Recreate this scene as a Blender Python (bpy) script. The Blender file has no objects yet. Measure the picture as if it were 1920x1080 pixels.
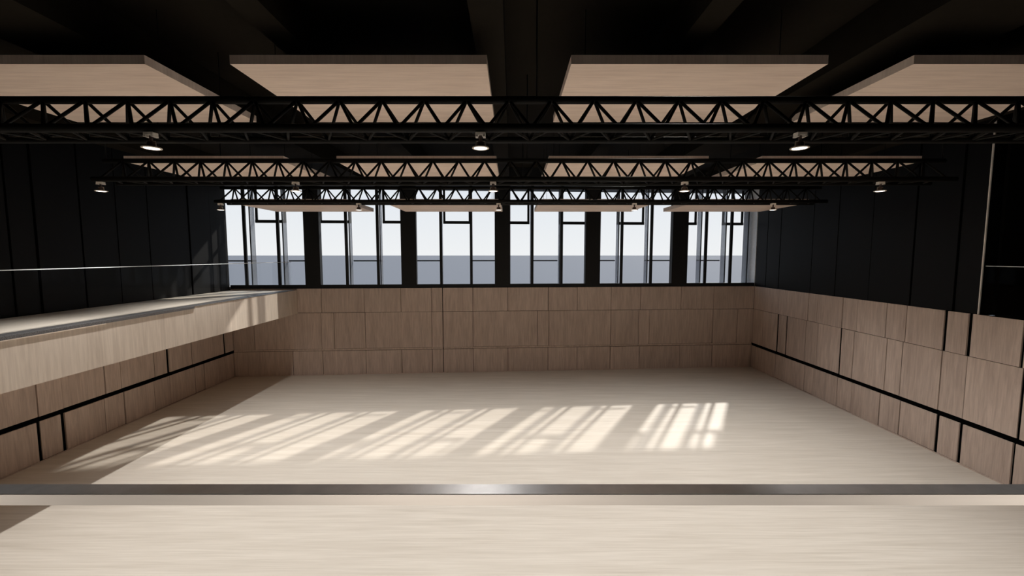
import bpy, bmesh, math, random
from mathutils import Vector, Matrix
random.seed(4)
C = bpy.context.scene.collection
SC = bpy.context.scene
H = 5.8                                   # eye height above the hall floor

# ------------------------------------------------------------------ materials
def new_mat(name):
    m = bpy.data.materials.new(name); m.use_nodes = True
    nt = m.node_tree
    return m, nt, nt.nodes['Principled BSDF']

def plain(name, col, rough=.5, metal=0., spec=.5):
    m, nt, b = new_mat(name)
    b.inputs['Roughness'].default_value = rough
    b.inputs['Metallic'].default_value = metal
    b.inputs['Specular IOR Level'].default_value = spec
    n = nt.nodes.new('ShaderNodeTexNoise'); n.inputs['Scale'].default_value = 9; n.inputs['Detail'].default_value = 3
    tc = nt.nodes.new('ShaderNodeTexCoord'); nt.links.new(tc.outputs['Object'], n.inputs['Vector'])
    r = nt.nodes.new('ShaderNodeValToRGB')
    r.color_ramp.elements[0].position = .3; r.color_ramp.elements[1].position = .7
    r.color_ramp.elements[0].color = (col[0]*.93, col[1]*.93, col[2]*.93, 1)
    r.color_ramp.elements[1].color = (min(1, col[0]*1.06), min(1, col[1]*1.06), min(1, col[2]*1.06), 1)
    nt.links.new(n.outputs['Fac'], r.inputs['Fac']); nt.links.new(r.outputs['Color'], b.inputs['Base Color'])
    return m

def wood(name, light, dark, axis, fine=26., along=.55, rough=.55, vary=.0, spec=.35, streak=.5):
    """wood with the grain running along the given axis (0 x, 1 y, 2 z)"""
    m, nt, b = new_mat(name)
    L = nt.links.new
    tc = nt.nodes.new('ShaderNodeTexCoord')
    oi = nt.nodes.new('ShaderNodeObjectInfo')
    add = nt.nodes.new('ShaderNodeVectorMath'); add.operation = 'MULTIPLY_ADD'
    comb = nt.nodes.new('ShaderNodeCombineXYZ')
    for k in range(3): L(oi.outputs['Random'], comb.inputs[k])
    L(comb.outputs[0], add.inputs[0]); add.inputs[1].default_value = (11, 7, 5) if vary else (0, 0, 0)
    L(tc.outputs['Object'], add.inputs[2])
    def band(sc_cross, sc_along, detail, dist):
        mp = nt.nodes.new('ShaderNodeMapping')
        s = [sc_cross]*3; s[axis] = sc_along
        mp.inputs['Scale'].default_value = s
        n = nt.nodes.new('ShaderNodeTexNoise'); n.inputs['Scale'].default_value = 1
        n.inputs['Detail'].default_value = detail; n.inputs['Roughness'].default_value = .6
        n.inputs['Distortion'].default_value = dist
        L(add.outputs[0], mp.inputs['Vector']); L(mp.outputs[0], n.inputs['Vector'])
        return n.outputs['Fac']
    a = band(fine, along*2.2, 3, .25)
    c = band(fine*.22, along, 4, .6)
    mx = nt.nodes.new('ShaderNodeMix'); mx.data_type = 'FLOAT'; mx.inputs[0].default_value = streak
    L(a, mx.inputs[2]); L(c, mx.inputs[3])
    r = nt.nodes.new('ShaderNodeValToRGB')
    r.color_ramp.elements[0].position = .30; r.color_ramp.elements[1].position = .62
    r.color_ramp.elements[0].color = (*dark, 1); r.color_ramp.elements[1].color = (*light, 1)
    L(mx.outputs[0], r.inputs['Fac'])
    out = r.outputs['Color']
    if vary:
        hv = nt.nodes.new('ShaderNodeHueSaturation')
        mr = nt.nodes.new('ShaderNodeMapRange'); mr.inputs['To Min'].default_value = 1-vary; mr.inputs['To Max'].default_value = 1+vary
        L(oi.outputs['Random'], mr.inputs['Value']); L(mr.outputs[0], hv.inputs['Value'])
        L(out, hv.inputs['Color']); out = hv.outputs['Color']
    L(out, b.inputs['Base Color'])
    b.inputs['Roughness'].default_value = rough; b.inputs['Specular IOR Level'].default_value = spec
    return m

M = {}
M['floor'] = wood('pale_floor_boards', (.675, .615, .535), (.53, .47, .395), 0, fine=26, along=.32, rough=.5, spec=.25)
M['deck'] = wood('pale_deck_boards', (.88, .79, .68), (.72, .64, .53), 1, fine=20, along=.5, rough=.5, spec=.25)
M['wall'] = wood('taupe_wood_cladding', (.68, .555, .475), (.45, .35, .295), 2, fine=22, along=.6, vary=.05, spec=.2)
M['fascia'] = wood('pale_fascia_veneer', (.76, .66, .56), (.57, .48, .40), 2, fine=18, along=.4, spec=.2)
M['panel'] = wood('acoustic_board_veneer', (.96, .79, .67), (.76, .60, .50), 0, fine=18, along=.45, vary=.0, spec=.15)
M['edge'] = wood('acoustic_board_edge', (.93, .79, .70), (.74, .61, .53), 2, fine=24, along=.4, spec=.15)
M['timber'] = wood('rail_timber', (.88, .765, .65), (.80, .69, .585), 0, fine=18, along=.4, spec=.2)
M['black'] = plain('black_paint', (.004, .0036, .003), .7, spec=.1)
M['blackwall'] = plain('black_lacquered_cladding', (.0035, .0032, .003), .6, spec=.18)
M['void'] = plain('black_backing', (.003, .003, .003), .9, spec=.0)
M['ceil'] = plain('dark_ceiling_paint', (.020, .0165, .012), .8, spec=.05)
M['truss'] = plain('black_truss_steel', (.007, .0065, .0055), .55, spec=.15)
M['frame'] = plain('dark_window_frame', (.016, .0165, .017), .55, spec=.2)
M['fin'] = plain('grey_window_fin', (.13, .135, .145), .5, spec=.3)
M['reveal'] = plain('light_grey_reveal', (.80, .80, .80), .6, spec=.2)
M['white'] = plain('white_enamel', (.93, .88, .81), .4)
M['rimmat'] = plain('cream_lamp_rim', (.75, .68, .58), .35)
M['dark'] = plain('dark_bronze_housing', (.10, .07, .062), .4, metal=.3)
M['steel'] = plain('brushed_steel', (.66, .645, .64), .33, metal=1.)
M['edgeglass'] = plain('polished_glass_edge', (.85, .88, .88), .2)
M['sea'] = plain('grey_sea', (.225, .228, .245), .9, spec=.2)

# grey speckled coping
m, nt, b = new_mat('grey_speckled_coping')
n = nt.nodes.new('ShaderNodeTexNoise'); n.inputs['Scale'].default_value = 60; n.inputs['Detail'].default_value = 2
tc = nt.nodes.new('ShaderNodeTexCoord'); nt.links.new(tc.outputs['Object'], n.inputs['Vector'])
r = nt.nodes.new('ShaderNodeValToRGB'); r.color_ramp.elements[0].position = .35; r.color_ramp.elements[1].position = .68
r.color_ramp.elements[0].color = (.075, .07, .07, 1); r.color_ramp.elements[1].color = (.20, .19, .185, 1)
nt.links.new(n.outputs['Fac'], r.inputs['Fac']); nt.links.new(r.outputs['Color'], b.inputs['Base Color'])
b.inputs['Roughness'].default_value = .5
M['coping'] = m

# grey tinted glass of the outer fins
m = bpy.data.materials.new('grey_tinted_glass'); m.use_nodes = True; nt = m.node_tree; nt.nodes.clear()
o = nt.nodes.new('ShaderNodeOutputMaterial'); mx = nt.nodes.new('ShaderNodeMixShader'); mx.inputs[0].default_value = .40
tr = nt.nodes.new('ShaderNodeBsdfTransparent'); tr.inputs[0].default_value = (.72, .74, .78, 1)
df = nt.nodes.new('ShaderNodeBsdfDiffuse'); df.inputs[0].default_value = (.35, .355, .36, 1)
nt.links.new(tr.outputs[0], mx.inputs[1]); nt.links.new(df.outputs[0], mx.inputs[2]); nt.links.new(mx.outputs[0], o.inputs[0])
M['fin'] = m

# clear glass that lets daylight through
m = bpy.data.materials.new('clear_glass'); m.use_nodes = True; nt = m.node_tree; nt.nodes.clear()
o = nt.nodes.new('ShaderNodeOutputMaterial'); mx = nt.nodes.new('ShaderNodeMixShader')
tr = nt.nodes.new('ShaderNodeBsdfTransparent'); tr.inputs[0].default_value = (.985, .99, .99, 1)
gl = nt.nodes.new('ShaderNodeBsdfGlossy'); gl.inputs['Roughness'].default_value = .02
fr = nt.nodes.new('ShaderNodeLayerWeight'); fr.inputs['Blend'].default_value = .12
mul = nt.nodes.new('ShaderNodeMath'); mul.operation = 'MULTIPLY'; mul.inputs[1].default_value = .35
nt.links.new(fr.outputs['Fresnel'], mul.inputs[0]); nt.links.new(mul.outputs[0], mx.inputs[0])
nt.links.new(tr.outputs[0], mx.inputs[1]); nt.links.new(gl.outputs[0], mx.inputs[2]); nt.links.new(mx.outputs[0], o.inputs[0])
M['glass'] = m

m = bpy.data.materials.new('glowing_lamp_lens'); m.use_nodes = True; nt = m.node_tree
b = nt.nodes['Principled BSDF']; b.inputs['Emission Color'].default_value = (1, .86, .74, 1); b.inputs['Emission Strength'].default_value = 3.5
M['lens'] = m

# ------------------------------------------------------------------ helpers
def obj(name, bm, mat, parent=None, loc=None):
    me = bpy.data.meshes.new(name)
    bmesh.ops.recalc_face_normals(bm, faces=bm.faces)
    bm.to_mesh(me); bm.free()
    mats = mat if isinstance(mat, (list, tuple)) else [mat]
    for k in mats: me.materials.append(k)
    o = bpy.data.objects.new(name, me); C.objects.link(o)
    if parent: o.parent = parent
    if loc: o.location = loc
    return o

def empty(name, loc=(0, 0, 0)):
    o = bpy.data.objects.new(name, None); o.empty_display_size = .2
    C.objects.link(o); o.location = loc
    return o

def tag(o, label=None, cat=None, group=None, kind=None):
    if label: o['label'] = label
    if cat: o['category'] = cat
    if group: o['group'] = group
    if kind: o['kind'] = kind
    return o

def hexa(bm, p):
    """eight corners: bottom four anticlockwise, then top four"""
    v = [bm.verts.new(q) for q in p]
    fs = [bm.faces.new([v[i] for i in f]) for f in ((3, 2, 1, 0), (4, 5, 6, 7), (0, 1, 5, 4), (1, 2, 6, 5), (2, 3, 7, 6), (3, 0, 4, 7))]
    return fs

def box(bm, x0, x1, y0, y1, z0, z1):
    return hexa(bm, [(x0, y0, z0), (x1, y0, z0), (x1, y1, z0), (x0, y1, z0), (x0, y0, z1), (x1, y0, z1), (x1, y1, z1), (x0, y1, z1)])

def boxes(*bs):
    bm = bmesh.new()
    for b_ in bs: box(bm, *b_)
    return bm

def bevel(bm, w, seg=1):
    bmesh.ops.bevel(bm, geom=list(bm.edges), offset=w, segments=seg, affect='EDGES', profile=.5)
    return bm

def tube(bm, a, b_, r, n=10, r2=None, cap=True):
    a = Vector(a); b_ = Vector(b_); d = (b_-a).normalized()
    up = Vector((0, 0, 1)) if abs(d.z) < .9 else Vector((1, 0, 0))
    u = d.cross(up).normalized(); w = d.cross(u)
    r2 = r if r2 is None else r2
    A = [bm.verts.new(a + (u*math.cos(t)+w*math.sin(t))*r) for t in [2*math.pi*k/n for k in range(n)]]
    B = [bm.verts.new(b_ + (u*math.cos(t)+w*math.sin(t))*r2) for t in [2*math.pi*k/n for k in range(n)]]
    for k in range(n):
        f = bm.faces.new((A[k], A[(k+1) % n], B[(k+1) % n], B[k])); f.smooth = True
    if cap:
        bm.faces.new(A[::-1]); bm.faces.new(B)

def lathe(bm, prof, n=28, cap0=True, cap1=True):
    rings = [[bm.verts.new((r_*math.cos(2*math.pi*k/n), r_*math.sin(2*math.pi*k/n), z)) for k in range(n)] for r_, z in prof]
    for i in range(len(rings)-1):
        for k in range(n):
            f = bm.faces.new((rings[i][k], rings[i][(k+1) % n], rings[i+1][(k+1) % n], rings[i+1][k])); f.smooth = True
    if cap0: bm.faces.new(rings[0][::-1])
    if cap1: bm.faces.new(rings[-1])

# ------------------------------------------------------------------ the skewed far wall
X0, Y0, SL = -13.3, 19.36, 0.0698
XR = 12.5
NL = math.sqrt(1+SL*SL)
def P(x, n, z):                                     # n metres beyond the hall side of the far wall
    return (x - n*SL/NL, Y0 + SL*(x-X0) + n/NL, z)
def fbox(bm, x0, x1, n0, n1, z0, z1):
    return hexa(bm, [P(x0, n0, z0), P(x1, n0, z0), P(x1, n1, z0), P(x0, n1, z0), P(x0, n0, z1), P(x1, n0, z1), P(x1, n1, z1), P(x0, n1, z1)])
def fboxes(*bs):
    bm = bmesh.new()
    for b_ in bs: fbox(bm, *b_)
    return bm

YB = -6.5                                           # back of the hall, behind the viewer
ZB, ZC = 9.35, 10.05                                # beam undersides, ceiling
T = 4.22                                            # top of the wooden wall cladding

# ------------------------------------------------------------------ floor, ceiling, shell
tag(obj('floor', boxes((-14.2, 16.2, YB, 23.4, -.25, 0)), M['floor']), 'pale limed wood floor of the big hall', kind='structure')
ceil = obj('ceiling', boxes((-14.2, 16.2, YB, 22.2, ZC, ZC+.3)), M['ceil']); ceil['kind'] = 'structure'
for (x0, x1) in ((-13.3, -12.6), (-8.4, -6.96), (-4.0, -3.55), (-.63, -.13), (2.8, 3.23), (6.13, 7.9), (11.9, 12.5)):
    ye = Y0+SL*(x0-X0)-.12
    obj('ceiling_beam', boxes((x0, x1, YB, ye, ZB, ZC-.005)), M['ceil'], ceil)
wb = obj('wall_back', boxes((-13.9, 12.5, YB-.3, YB, 0, ZC)), M['black']); wb['kind'] = 'structure'

def panel_child(parent, name, bm, mat, lab=None):
    o = obj(name, bm, mat, parent)
    if lab: o['label'] = lab
    return o

def cuts(lo, hi, joints):
    """joints: position or (position, gap width) -> list of clear spans"""
    js = sorted([(j, .018) if not isinstance(j, tuple) else j for j in joints])
    out = []; a = lo
    for p, g in js:
        out.append((a, p-g/2)); a = p+g/2
    out.append((a, hi))
    return out

# far wall, below the windows
far = obj('wall_far', fboxes((-14.9, 13.4, .06, 1.25, 0, 4.19)), M['void']); far['kind'] = 'structure'
G = .02
rows = ((3.06, T, [-10.29, -9.15, -7.15, -5.4, -3.93, -1.93, -.21, 1.81, 3.27, 5.0, 6.52, 8.63, 10.35]),
        (1.285, 3.045, [-12.32, -9.2, -8.6, -7.13, -3.94, -1.93, 1.27, 1.85, 5.0, 6.44, 7.0, 10.35, 11.65]),
        (.0, 1.18, [-10.58, -9.18, -7.13, -5.41, -3.94, -1.93, -.2, 1.81, 3.29, 5.0, 6.51, 8.64, 10.36]))
for z0, z1, js in rows:
    for a, b_ in cuts(-13.3, XR, [(j, G) for j in js] + [(-3.4, .035)]):
        d = random.choice((0, .012, .024, .036))
        panel_child(far, 'wood_panel', bevel(fboxes((a, b_, -d, .06, z0, z1)), .004), M['wall'])
panel_child(far, 'wood_rail', fboxes((-13.3, -3.42, .012, .06, 1.195, 1.27), (-3.38, XR, .012, .06, 1.195, 1.27)), M['wall'])
panel_child(far, 'wall_cap', fboxes((-13.3, XR, -.02, .12, T+.002, T+.022)), M['frame'])
b1 = obj('baseboard_far', fboxes((-13.26, XR-.04, -.052, -.037, .0, .03)), M['wall']); b1['kind'] = 'structure'

# right wall: wooden cladding below, black cladding above, opening towards the viewer
yR = Y0+SL*(XR-X0)
right = obj('wall_right', boxes((XR+.02, XR+.3, YB, 22.0, 0, T-.02)), M['void']); right['kind'] = 'structure'
more = [(8.4, .02), (7.1, .02), (5.2, .02), (3.6, .02), (2.0, .02), (-.2, .02), (-2.4, .02), (-4.4, .02)]
K = .10
rows = ((3.06, T, [19.17, 18.56, 17.21, (16.7, .035), 15.42, 14.76, 13.6, (12.9, .03), (11.72, K), (11.09, K), (9.9, .07)]),
        (1.285, 3.045, [20.25, (19.13, K), (18.5, K), 17.28, 16.61, (15.41, K), 14.81, 13.5, (12.95, .03), 11.75, 11.09, (9.83, .07)]),
        (.03, 1.14, [19.16, 18.52, (17.23, .03), (16.7, .03), 15.44, (14.77, .03), (13.61, .03), (12.89, .03), (11.72, K), (11.09, K), (9.88, .05)]))
for z0, z1, js in rows:
    for a, b_ in cuts(YB, yR-.06, js+more):
        d = random.choice((0, .008, .016, .024))
        panel_child(right, 'wood_panel', bevel(boxes((XR-d-.004, XR+.02, a, b_, z0, z1)), .003), M['wall'])
def black_wall(parent, side, spans, z0, z1):
    for a, b_ in spans:
        d = random.choice((0, .01, .02))
        if side > 0: bb = (XR-d+.03, XR+.09, a, b_, z0, z1)
        else: bb = (X0-.09, X0+d-.03, a, b_, z0, z1)
        panel_child(parent, 'black_panel', bevel(boxes(bb), .005), M['blackwall'])
panel_child(right, 'upper_backing', boxes((XR+.091, XR+.4, 10.96, 22.0, T-.02, ZC)), M['void'])
black_wall(right, 1, cuts(10.96, yR-.01, [(20.28, .05), (19.3, .02), (17.22, .05), (15.9, .015), (14.4, .015), (12.87, .06), (11.59, .06)]), T+.004, ZC-.01)
rm = M['black']
panel_child(right, 'recess_lining', boxes((XR+.42, 15.8, 10.9, 11.0, T-.02, ZC), (15.8, 15.9, YB, 11.0, T-.02, ZC), (XR+.301, 15.8, YB, 10.9, T-.2, T-.02), (XR, 15.8, YB-.1, YB, T, ZC)), rm)
panel_child(right, 'jamb_trim', bevel(boxes((XR-.008, XR+.029, 10.925, 10.955, T, ZC-.02)), .004), M['white'], 'thin white metal edge of the wall opening')
b2 = obj('baseboard_right', boxes((XR-.045, XR-.026, YB, yR-.08, 0, .028)), M['wall']); b2['kind'] = 'structure'

# left wall
left = obj('wall_left', boxes((X0-1.2, X0-.02, YB, Y0-.02, 0, 4.0), (X0-1.2, X0-.09, YB, Y0-.02, 4.0, ZC)), M['void']); left['kind'] = 'structure'
rows = ((1.285, 3.045, [11.22, 11.86, (13.14, .03), (13.69, .03), (15.01, .025), (15.61, K), (16.78, .025), (17.52, .025), (18.73, K)]),
        (.03, 1.14, [(11.19, K), (11.82, K), (13.06, .03), (13.74, .03), (14.92, .03), 15.64, (16.91, .03), (17.42, .03), 18.74]))
for z0, z1, js in rows:
    for a, b_ in cuts(YB, Y0-.05, js+more):
        d = random.choice((0, .008, .016, .024))
        panel_child(left, 'wood_panel', bevel(boxes((X0-.02, X0+d+.004, a, b_, z0, z1)), .003), M['wall'])
black_wall(left, -1, cuts(YB, Y0-.01, [(10.97, .06), (11.59, .06), (12.83, .06), (14.0, .015), (15.2, .015), (16.1, .015), (17.1, .06), (18.3, .015), (9.4, .03), (7., .03), (4., .03), (1., .03), (-2, .03)]), 4.17, ZC-.01)
b3 = obj('baseboard_left', boxes((X0+.026, X0+.042, YB, Y0-.08, 0, .028)), M['wall']); b3['kind'] = 'structure'

# far wall above the windows + pillars between them
lintel = panel_child(far, 'lintel', fboxes((-14.9, 13.4, 0, 1.25, 9.2, ZC)), M['frame'])
bays = [(-13.3, -9.87), (-9.16, -5.36), (-4.63, -.84), (-.08, 3.66), (4.41, 8.1), (8.91, 12.5)]
for i in range(5):
    panel_child(far, 'window_pillar', bevel(fboxes((bays[i][1], bays[i+1][0], 0, .3, T+.024, 9.198)), .01), M['frame'])
panel_child(far, 'window_reveal', boxes((-14.9, -14.5, Y0-.3, Y0+1.25, 4.19, 9.2)), M['reveal'])
panel_child(far, 'window_reveal', boxes((XR+.02, XR+.4, yR+.03, yR+1.25, 4.19, 9.2)), M['reveal'])
panel_child(far, 'roof_overhang', fboxes((-15.5, 14.5, 1.251, 1.9, 9.2, 9.5)), M['frame'])

# ------------------------------------------------------------------ six windows, each with an inner row of posts and an outer glazed frame
mull = [(-12.56, -11.05), (-7.92, -6.45), (-3.45, -1.99), (1.0, 2.46), (5.5, 7.02), (9.86, 11.19)]
for i, (a, b_) in enumerate(bays):
    w = empty('window_%d' % (i+1), P((a+b_)/2, 0, T)); w['kind'] = 'structure'
    off = Vector(w.location)
    def wo(name, bm, mat, lab=None):
        bmesh.ops.translate(bm, verts=bm.verts, vec=-off)
        o = obj(name, bm, mat, w)
        if lab: o['label'] = lab
        return o
    m0, m1 = mull[i]
    wo('sill_frame', fboxes((a, b_, .0, .12, T+.024, 4.40)), M['frame'])
    wo('sill', fboxes((a-(.9 if i == 0 else .33), b_+(.33 if i < 5 else 0), .301, 1.2, 4.20, 4.30)), M['reveal'], 'light grey outer window sill')
    for mm in (m0, m1):
        wo('inner_post', bevel(fboxes((mm-.065, mm+.065, 0, .1, 4.401, 9.198)), .006), M['frame'])
    fins = [m0, m1] + ([b_-.10] if i == 5 else [])
    for mm in fins:
        wo('outer_fin', fboxes((mm-.012, mm+.012, .54, .93, 4.301, 9.198)), M['fin'], 'grey translucent glass fin')
        wo('fin_edge', fboxes((mm-.022, mm+.022, .50, .539, 4.301, 9.198)), M['frame'])
    upper = (1,) if i in (0, 2, 4) else (0, 2)
    lo_, hi_ = (a-.9 if i == 0 else a-.34), (b_-.1 if i == 5 else b_+.34)
    lights = [(lo_+.02, m0-.036), (m0+.036, m1-.036), (m1+.036, hi_-.02)]
    for k, (p, q) in enumerate(lights):
        if k in upper:
            wo('transom', fboxes((p, q, .93, 1.02, 7.40, 7.54)), M['frame'])
            wo('casement_frame', fboxes((p+.001, p+.11, .951, 1.01, 7.541, 9.198)), M['frame'])
            wo('casement_frame', fboxes((q-.11, q-.001, .951, 1.01, 7.541, 9.198)), M['frame'])
        else:
            wo('transom', fboxes((p, q, .94, 1.01, 5.50, 5.565)), M['frame'])
        wo('glass_pane', fboxes((p, q, 1.031, 1.043, 4.301, 9.198)), M['glass'])

# ------------------------------------------------------------------ side balcony along the left wall
XB = -10.25
bal = empty('balcony', (XB, 6.4, 3.03))
tag(bal, 'long wooden side balcony cantilevered from the left wall with a grey edge strip', 'balcony')
def bo(name, bm, mat, lab=None):
    bmesh.ops.translate(bm, verts=bm.verts, vec=-bal.location)
    o = obj(name, bm, mat, bal)
    if lab: o['label'] = lab
    return o
def ye(x): return Y0+SL*(x-X0)-.045
bm = bmesh.new()
hexa(bm, [(X0-.02, YB, 4.02), (XB-.12, YB, 4.02), (XB-.12, ye(XB), 4.02), (X0-.02, ye(X0), 4.02),
          (X0-.02, YB, 4.155), (XB-.12, YB, 4.155), (XB-.12, ye(XB), 4.155), (X0-.02, ye(X0), 4.155)])
bo('deck', bm, M['deck'], 'pale boarded balcony floor')
bo('fascia', boxes((XB-.12, XB, YB, ye(XB-.12), 3.03, 4.155)), M['fascia'], 'pale upright wood front of the balcony')
bo('soffit', boxes((X0+.03, XB-.121, YB, ye(X0), 3.04, 3.12)), M['fascia'])
bo('edge_strip', boxes((XB-.40, XB+.012, YB, ye(XB-.4), 4.156, 4.172)), M['coping'], 'dark grey speckled strip along the balcony edge')
bo('edge_trim', boxes((XB+.001, XB+.03, YB, 13.15, 4.098, 4.155)), M['coping'], 'grey speckled lip hanging over the wood front')
bo('edge_lath', boxes((XB+.001, XB+.03, YB, 10.25, 4.08, 4.097)), M['timber'])

g = empty('glass_guard', (XB-.06, 6.4, 4.172))
tag(g, 'frameless clear glass balustrade with bright top edge standing on the left side balcony', 'balustrade', kind=None)
def child(par, name, bm, mat, lab=None):
    bmesh.ops.translate(bm, verts=bm.verts, vec=-par.location)
    o = obj(name, bm, mat, par)
    if lab: o['label'] = lab
    return o
yy = cuts(YB+.1, ye(XB)-.3, [(v, .02) for v in (-3, 0.2, 3.4, 6.6, 9.8, 13.0, 16.2)])
for a, b_ in yy:
    child(g, 'glass_pane', boxes((XB-.066, XB-.054, a, b_, 4.173, 5.49)), M['glass'])
child(g, 'top_edge', boxes((XB-.068, XB-.052, YB+.1, ye(XB)-.3, 5.491, 5.508)), M['edgeglass'], 'thin bright polished top edge')

g = empty('glass_guard', (XR+.05, 4, T))
tag(g, 'clear glass balustrade across the dark opening in the right wall', 'balustrade')
for a, b_ in cuts(YB+.1, 10.9, [(v, .02) for v in (-3, 0.2, 3.4, 6.6)]):
    child(g, 'glass_pane', boxes((XR+.044, XR+.056, a, b_, T+.003, 5.51)), M['glass'])
child(g, 'top_edge', boxes((XR+.042, XR+.058, YB+.1, 10.9, 5.511, 5.528)), M['edgeglass'], 'thin bright polished top edge')

# ------------------------------------------------------------------ rail across the near end
g = empty('guard_rail', (1.0, 2.79, 4.086))
tag(g, 'horizontal timber rail with dark brushed steel top crossing the hall nearest the viewer', 'rail')
tb = bmesh.new()
xa, xb = XB+.031, XR-.03
hexa(tb, [(xa, 2.706, 4.084), (xb, 2.706, 4.084), (xb, 2.85, 4.084), (xa, 2.85, 4.084), (xa, 2.731, 4.146), (xb, 2.731, 4.146), (xb, 2.85, 4.146), (xa, 2.85, 4.146)])
child(g, 'timber_bar', tb, M['timber'], 'beige timber bar')
child(g, 'steel_cap', boxes((XB+.031, XR-.03, 2.73, 2.852, 4.1465, 4.152)), M['steel'], 'dark brushed steel top plate')

# ------------------------------------------------------------------ lattice trusses
YT = [1.99, 5.9, 9.76, 13.72]
ZL, ZU = 7.574, 8.06
XN = -.04; S = .619
def truss():
    t = empty('lattice_truss', (0, 0, ZL))
    def part(name, bm, lab=None):
        bmesh.ops.translate(bm, verts=bm.verts, vec=(0, 0, -ZL))
        return obj(name, bm, M['truss'], t)
    xl, xr = -9.78, 10.36
    for nm, y, z, r in (('bottom_chord', 0, ZL, .06), ('bottom_chord', .6, ZL, .05), ('top_chord', .3, ZU, .055)):
        bm = bmesh.new(); tube(bm, (xl, y, z), (xr, y, z), r, 14); part(nm, bm)
    k0 = -15; k1 = 16
    for nm, y in (('front_lacing', 0.), ('rear_lacing', .6)):
        bm = bmesh.new()
        for k in range(k0, k1+1):
            x = XN+S*k
            tube(bm, (x, .3, ZU), (x-S/2, y, ZL), .024, 8)
            tube(bm, (x, .3, ZU), (x+S/2, y, ZL), .024, 8)
        part(nm, bm)
    bm = bmesh.new()
    for k in range(k0, k1+1):
        x = XN+S*k
        tube(bm, (x, 0., ZL), (x-S/2, .6, ZL), .02, 8)
        tube(bm, (x, 0., ZL), (x+S/2, .6, ZL), .02, 8)
    part('bottom_lacing', bm)
    for x in (-9.72, .36, 10.3):
        bm = bmesh.new(); tube(bm, (x, .3, ZU), (x, .3, ZC-.002 if x != .36 else ZC-.002), .012, 8); part('hanger', bm)
    return t
def copy_tree(o, parent=None):
    c = o.copy(); C.objects.link(c); c.parent = parent
    for ch in list(o.children): copy_tree(ch, c)
    return c
tlab = ['black steel lattice truss directly overhead above the near guard rail',
        'nearest visible black lattice truss, spanning the whole width of the photo',
        'middle visible black lattice truss, between the large front one and the windows',
        'farthest black lattice truss, seen against the tops of the windows']
t0 = truss()
for i, y in enumerate(YT):
    t = t0 if i == 0 else copy_tree(t0)
    t.location = (0, y, ZL)
    tag(t, tlab[i], 'truss', 'lattice trusses under the ceiling')

# ------------------------------------------------------------------ spotlights under the front chord
ZS = ZL-.06
def spotlight():
    s = empty('spotlight', (0, 0, ZS))
    bm = boxes((-.07, .07, -.05, .05, -.045, -.001)); bevel(bm, .006)
    
    obj('mount', bm, M['white'], s)
    obj('clamp_foot', boxes((-.07, -.035, -.05, .05, -.066, -.0455)), M['white'], s); obj('clamp_foot', boxes((.035, .07, -.05, .05, -.066, -.0455)), M['white'], s)
    bm = bmesh.new(); tube(bm, (0, 0, -.046), (0, 0, -.12), .022, 12); obj('stem', bm, M['dark'], s)
    bm = bmesh.new()
    tube(bm, (-.062, 0, -.122), (.062, 0, -.122), .005, 8)
    tube(bm, (-.062, 0, -.122), (-.066, 0, -.196), .005, 8); tube(bm, (.062, 0, -.122), (.066, 0, -.196), .005, 8)
    obj('yoke', bm, M['rimmat'], s)
    bm = bmesh.new(); lathe(bm, [(.02, -.121), (.045, -.128), (.052, -.15), (.056, -.19), (.06, -.197)]); obj('housing', bm, M['dark'], s)
    bm = bmesh.new(); lathe(bm, [(.06, -.1975), (.108, -.202), (.12, -.208), (.12, -.218), (.104, -.222), (.098, -.212)], cap0=True, cap1=True); obj('reflector_rim', bm, M['rimmat'], s)
    bm = bmesh.new(); lathe(bm, [(.09, -.2125), (.09, -.219), (.075, -.2225), (.03, -.224)]); obj('lens', bm, M['lens'], s)
    return s
ld = bpy.data.lights.new('spot_beam', 'SPOT')
ld.energy = 625; ld.spot_size = math.radians(106); ld.spot_blend = .85
ld.color = (1, .98, .96); ld.shadow_soft_size = .05
XS = [-9.6, -5.05, -.44, 4.03, 8.6]
cols = ['at its left end', 'second from its left end', 'in the middle', 'second from its right end', 'at its right end']
rown = ['truss above the near rail', 'nearest visible truss', 'middle visible truss', 'farthest truss']
s0 = spotlight()
for i, y in enumerate(YT):
    for j, x in enumerate(XS):
        s = s0 if (i, j) == (0, 0) else copy_tree(s0)
        s.location = (x, y, ZS)
        tag(s, 'round spotlight under the %s, %s' % (rown[i], cols[j]), 'spotlight', 'spotlights under the trusses')
for s in [o for o in C.objects if o.name.startswith('spotlight')]:
    lo = bpy.data.objects.new('spot_beam', ld); C.objects.link(lo); lo.parent = s; lo.location = (0, 0, -.235)

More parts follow.
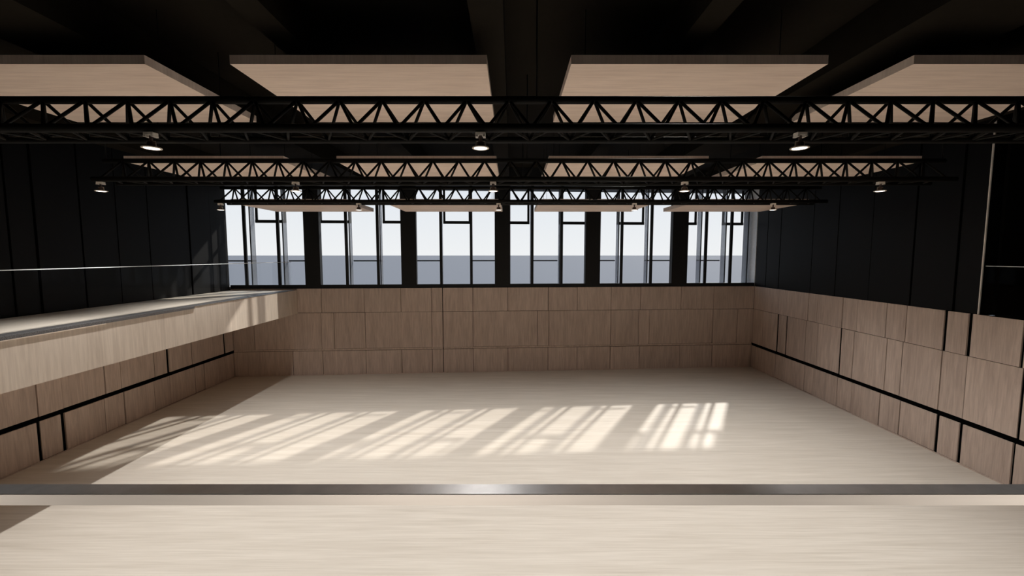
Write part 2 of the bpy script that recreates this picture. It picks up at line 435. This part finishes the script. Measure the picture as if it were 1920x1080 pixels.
# ------------------------------------------------------------------ suspended wooden acoustic boards
def board():
    e = empty('acoustic_board', (0, 0, 0))
    bm = boxes((-2.04, 2.04, 0, 2.86, 0, .14))
    bm.faces.ensure_lookup_table()
    for f in bm.faces: f.material_index = 0 if abs(f.normal.z) > .5 else 1
    bmesh.ops.recalc_face_normals(bm, faces=bm.faces)
    bm.normal_update()
    for f in bm.faces: f.material_index = 0 if abs(f.normal.z) > .5 else 1
    obj('board', bm, [M['panel'], M['edge']], e)
    return e
b0 = board()
XP = [-7.87, -2.44, 2.98, 8.42]
rowp = [(6.79, 8.83, 'nearest row'), (10.72, 8.19, 'middle row'), (14.68, 7.64, 'farthest row')]
colp = ['leftmost', 'second from left', 'second from right', 'rightmost']
for i, (y, z, rn) in enumerate(rowp):
    for j, x in enumerate(XP):
        e = b0 if (i, j) == (0, 0) else copy_tree(b0)
        e.location = (x, y, z)
        tag(e, 'flat wooden ceiling board, %s of four in the %s' % (colp[j], rn), 'ceiling panel', 'wooden boards hanging below the ceiling')
        for dx in (-1.7, 1.7):
            for dy in (.7, 2.2):
                wx = x+dx
                inb = any(a-.02 < wx < b_+.02 for a, b_ in ((-13.3, -12.6), (-8.4, -6.96), (-4.0, -3.55), (-.63, -.13), (2.8, 3.23), (6.13, 7.9)))
                bm = bmesh.new(); tube(bm, (dx, dy, .14), (dx, dy, (ZB if inb else ZC)-z-.001), .006, 6)
                obj('hanger', bm, M['truss'], e)

# ------------------------------------------------------------------ outside: the grey sea
sea = obj('sea', boxes((-20000, 20000, 26, 30000, -1.6, -1.0)), M['sea']); sea['kind'] = 'structure'
sea['label'] = 'flat grey sea reaching to the horizon outside the windows'

# ------------------------------------------------------------------ light
w = bpy.data.worlds.new('sky'); SC.world = w; w.use_nodes = True; nt = w.node_tree
bg = nt.nodes['Background']
tc = nt.nodes.new('ShaderNodeTexCoord'); sp = nt.nodes.new('ShaderNodeSeparateXYZ'); r = nt.nodes.new('ShaderNodeValToRGB')
nt.links.new(tc.outputs['Generated'], sp.inputs[0]); nt.links.new(sp.outputs['Z'], r.inputs['Fac']); nt.links.new(r.outputs['Color'], bg.inputs['Color'])
el = r.color_ramp.elements
el[0].position = 0.; el[0].color = (.90, .91, .92, 1)
el[1].position = .6; el[1].color = (.45, .58, .78, 1)
e2 = el.new(.2); e2.color = (.76, .81, .88, 1)
bg.inputs['Strength'].default_value = 1.0
sd = bpy.data.lights.new('sun', 'SUN'); sd.energy = 3.2; sd.color = (1, .95, .88); sd.angle = math.radians(1.2)
so = bpy.data.objects.new('sun', sd); C.objects.link(so); so.location = (30, 60, 40)
ea = math.radians(35.5); hz = Vector((-.61, -1, 0)).normalized()
d = Vector((hz.x*math.cos(ea), hz.y*math.cos(ea), -math.sin(ea)))
so.rotation_euler = d.to_track_quat('-Z', 'Y').to_euler()

# ------------------------------------------------------------------ camera
cd = bpy.data.cameras.new('camera'); co = bpy.data.objects.new('camera', cd); C.objects.link(co)
cd.sensor_width = 36; cd.lens = 771/1920*36; cd.clip_start = .05; cd.clip_end = 50000
co.location = (0, 0, H)
co.rotation_euler = (math.radians(90)-math.atan(61/771), 0, 0)
SC.camera = co
SC.view_settings.view_transform = 'Standard'; SC.view_settings.look = 'None'
SC.view_settings.exposure = 0; SC.view_settings.gamma = 1; SC.view_settings.use_curve_mapping = False
SC.cycles.max_bounces = 10; SC.cycles.diffuse_bounces = 6; SC.cycles.transparent_max_bounces = 24
SC.cycles.use_denoising = True
SC.cycles.caustics_reflective = False; SC.cycles.caustics_refractive = False
SC.cycles.sample_clamp_indirect = 6
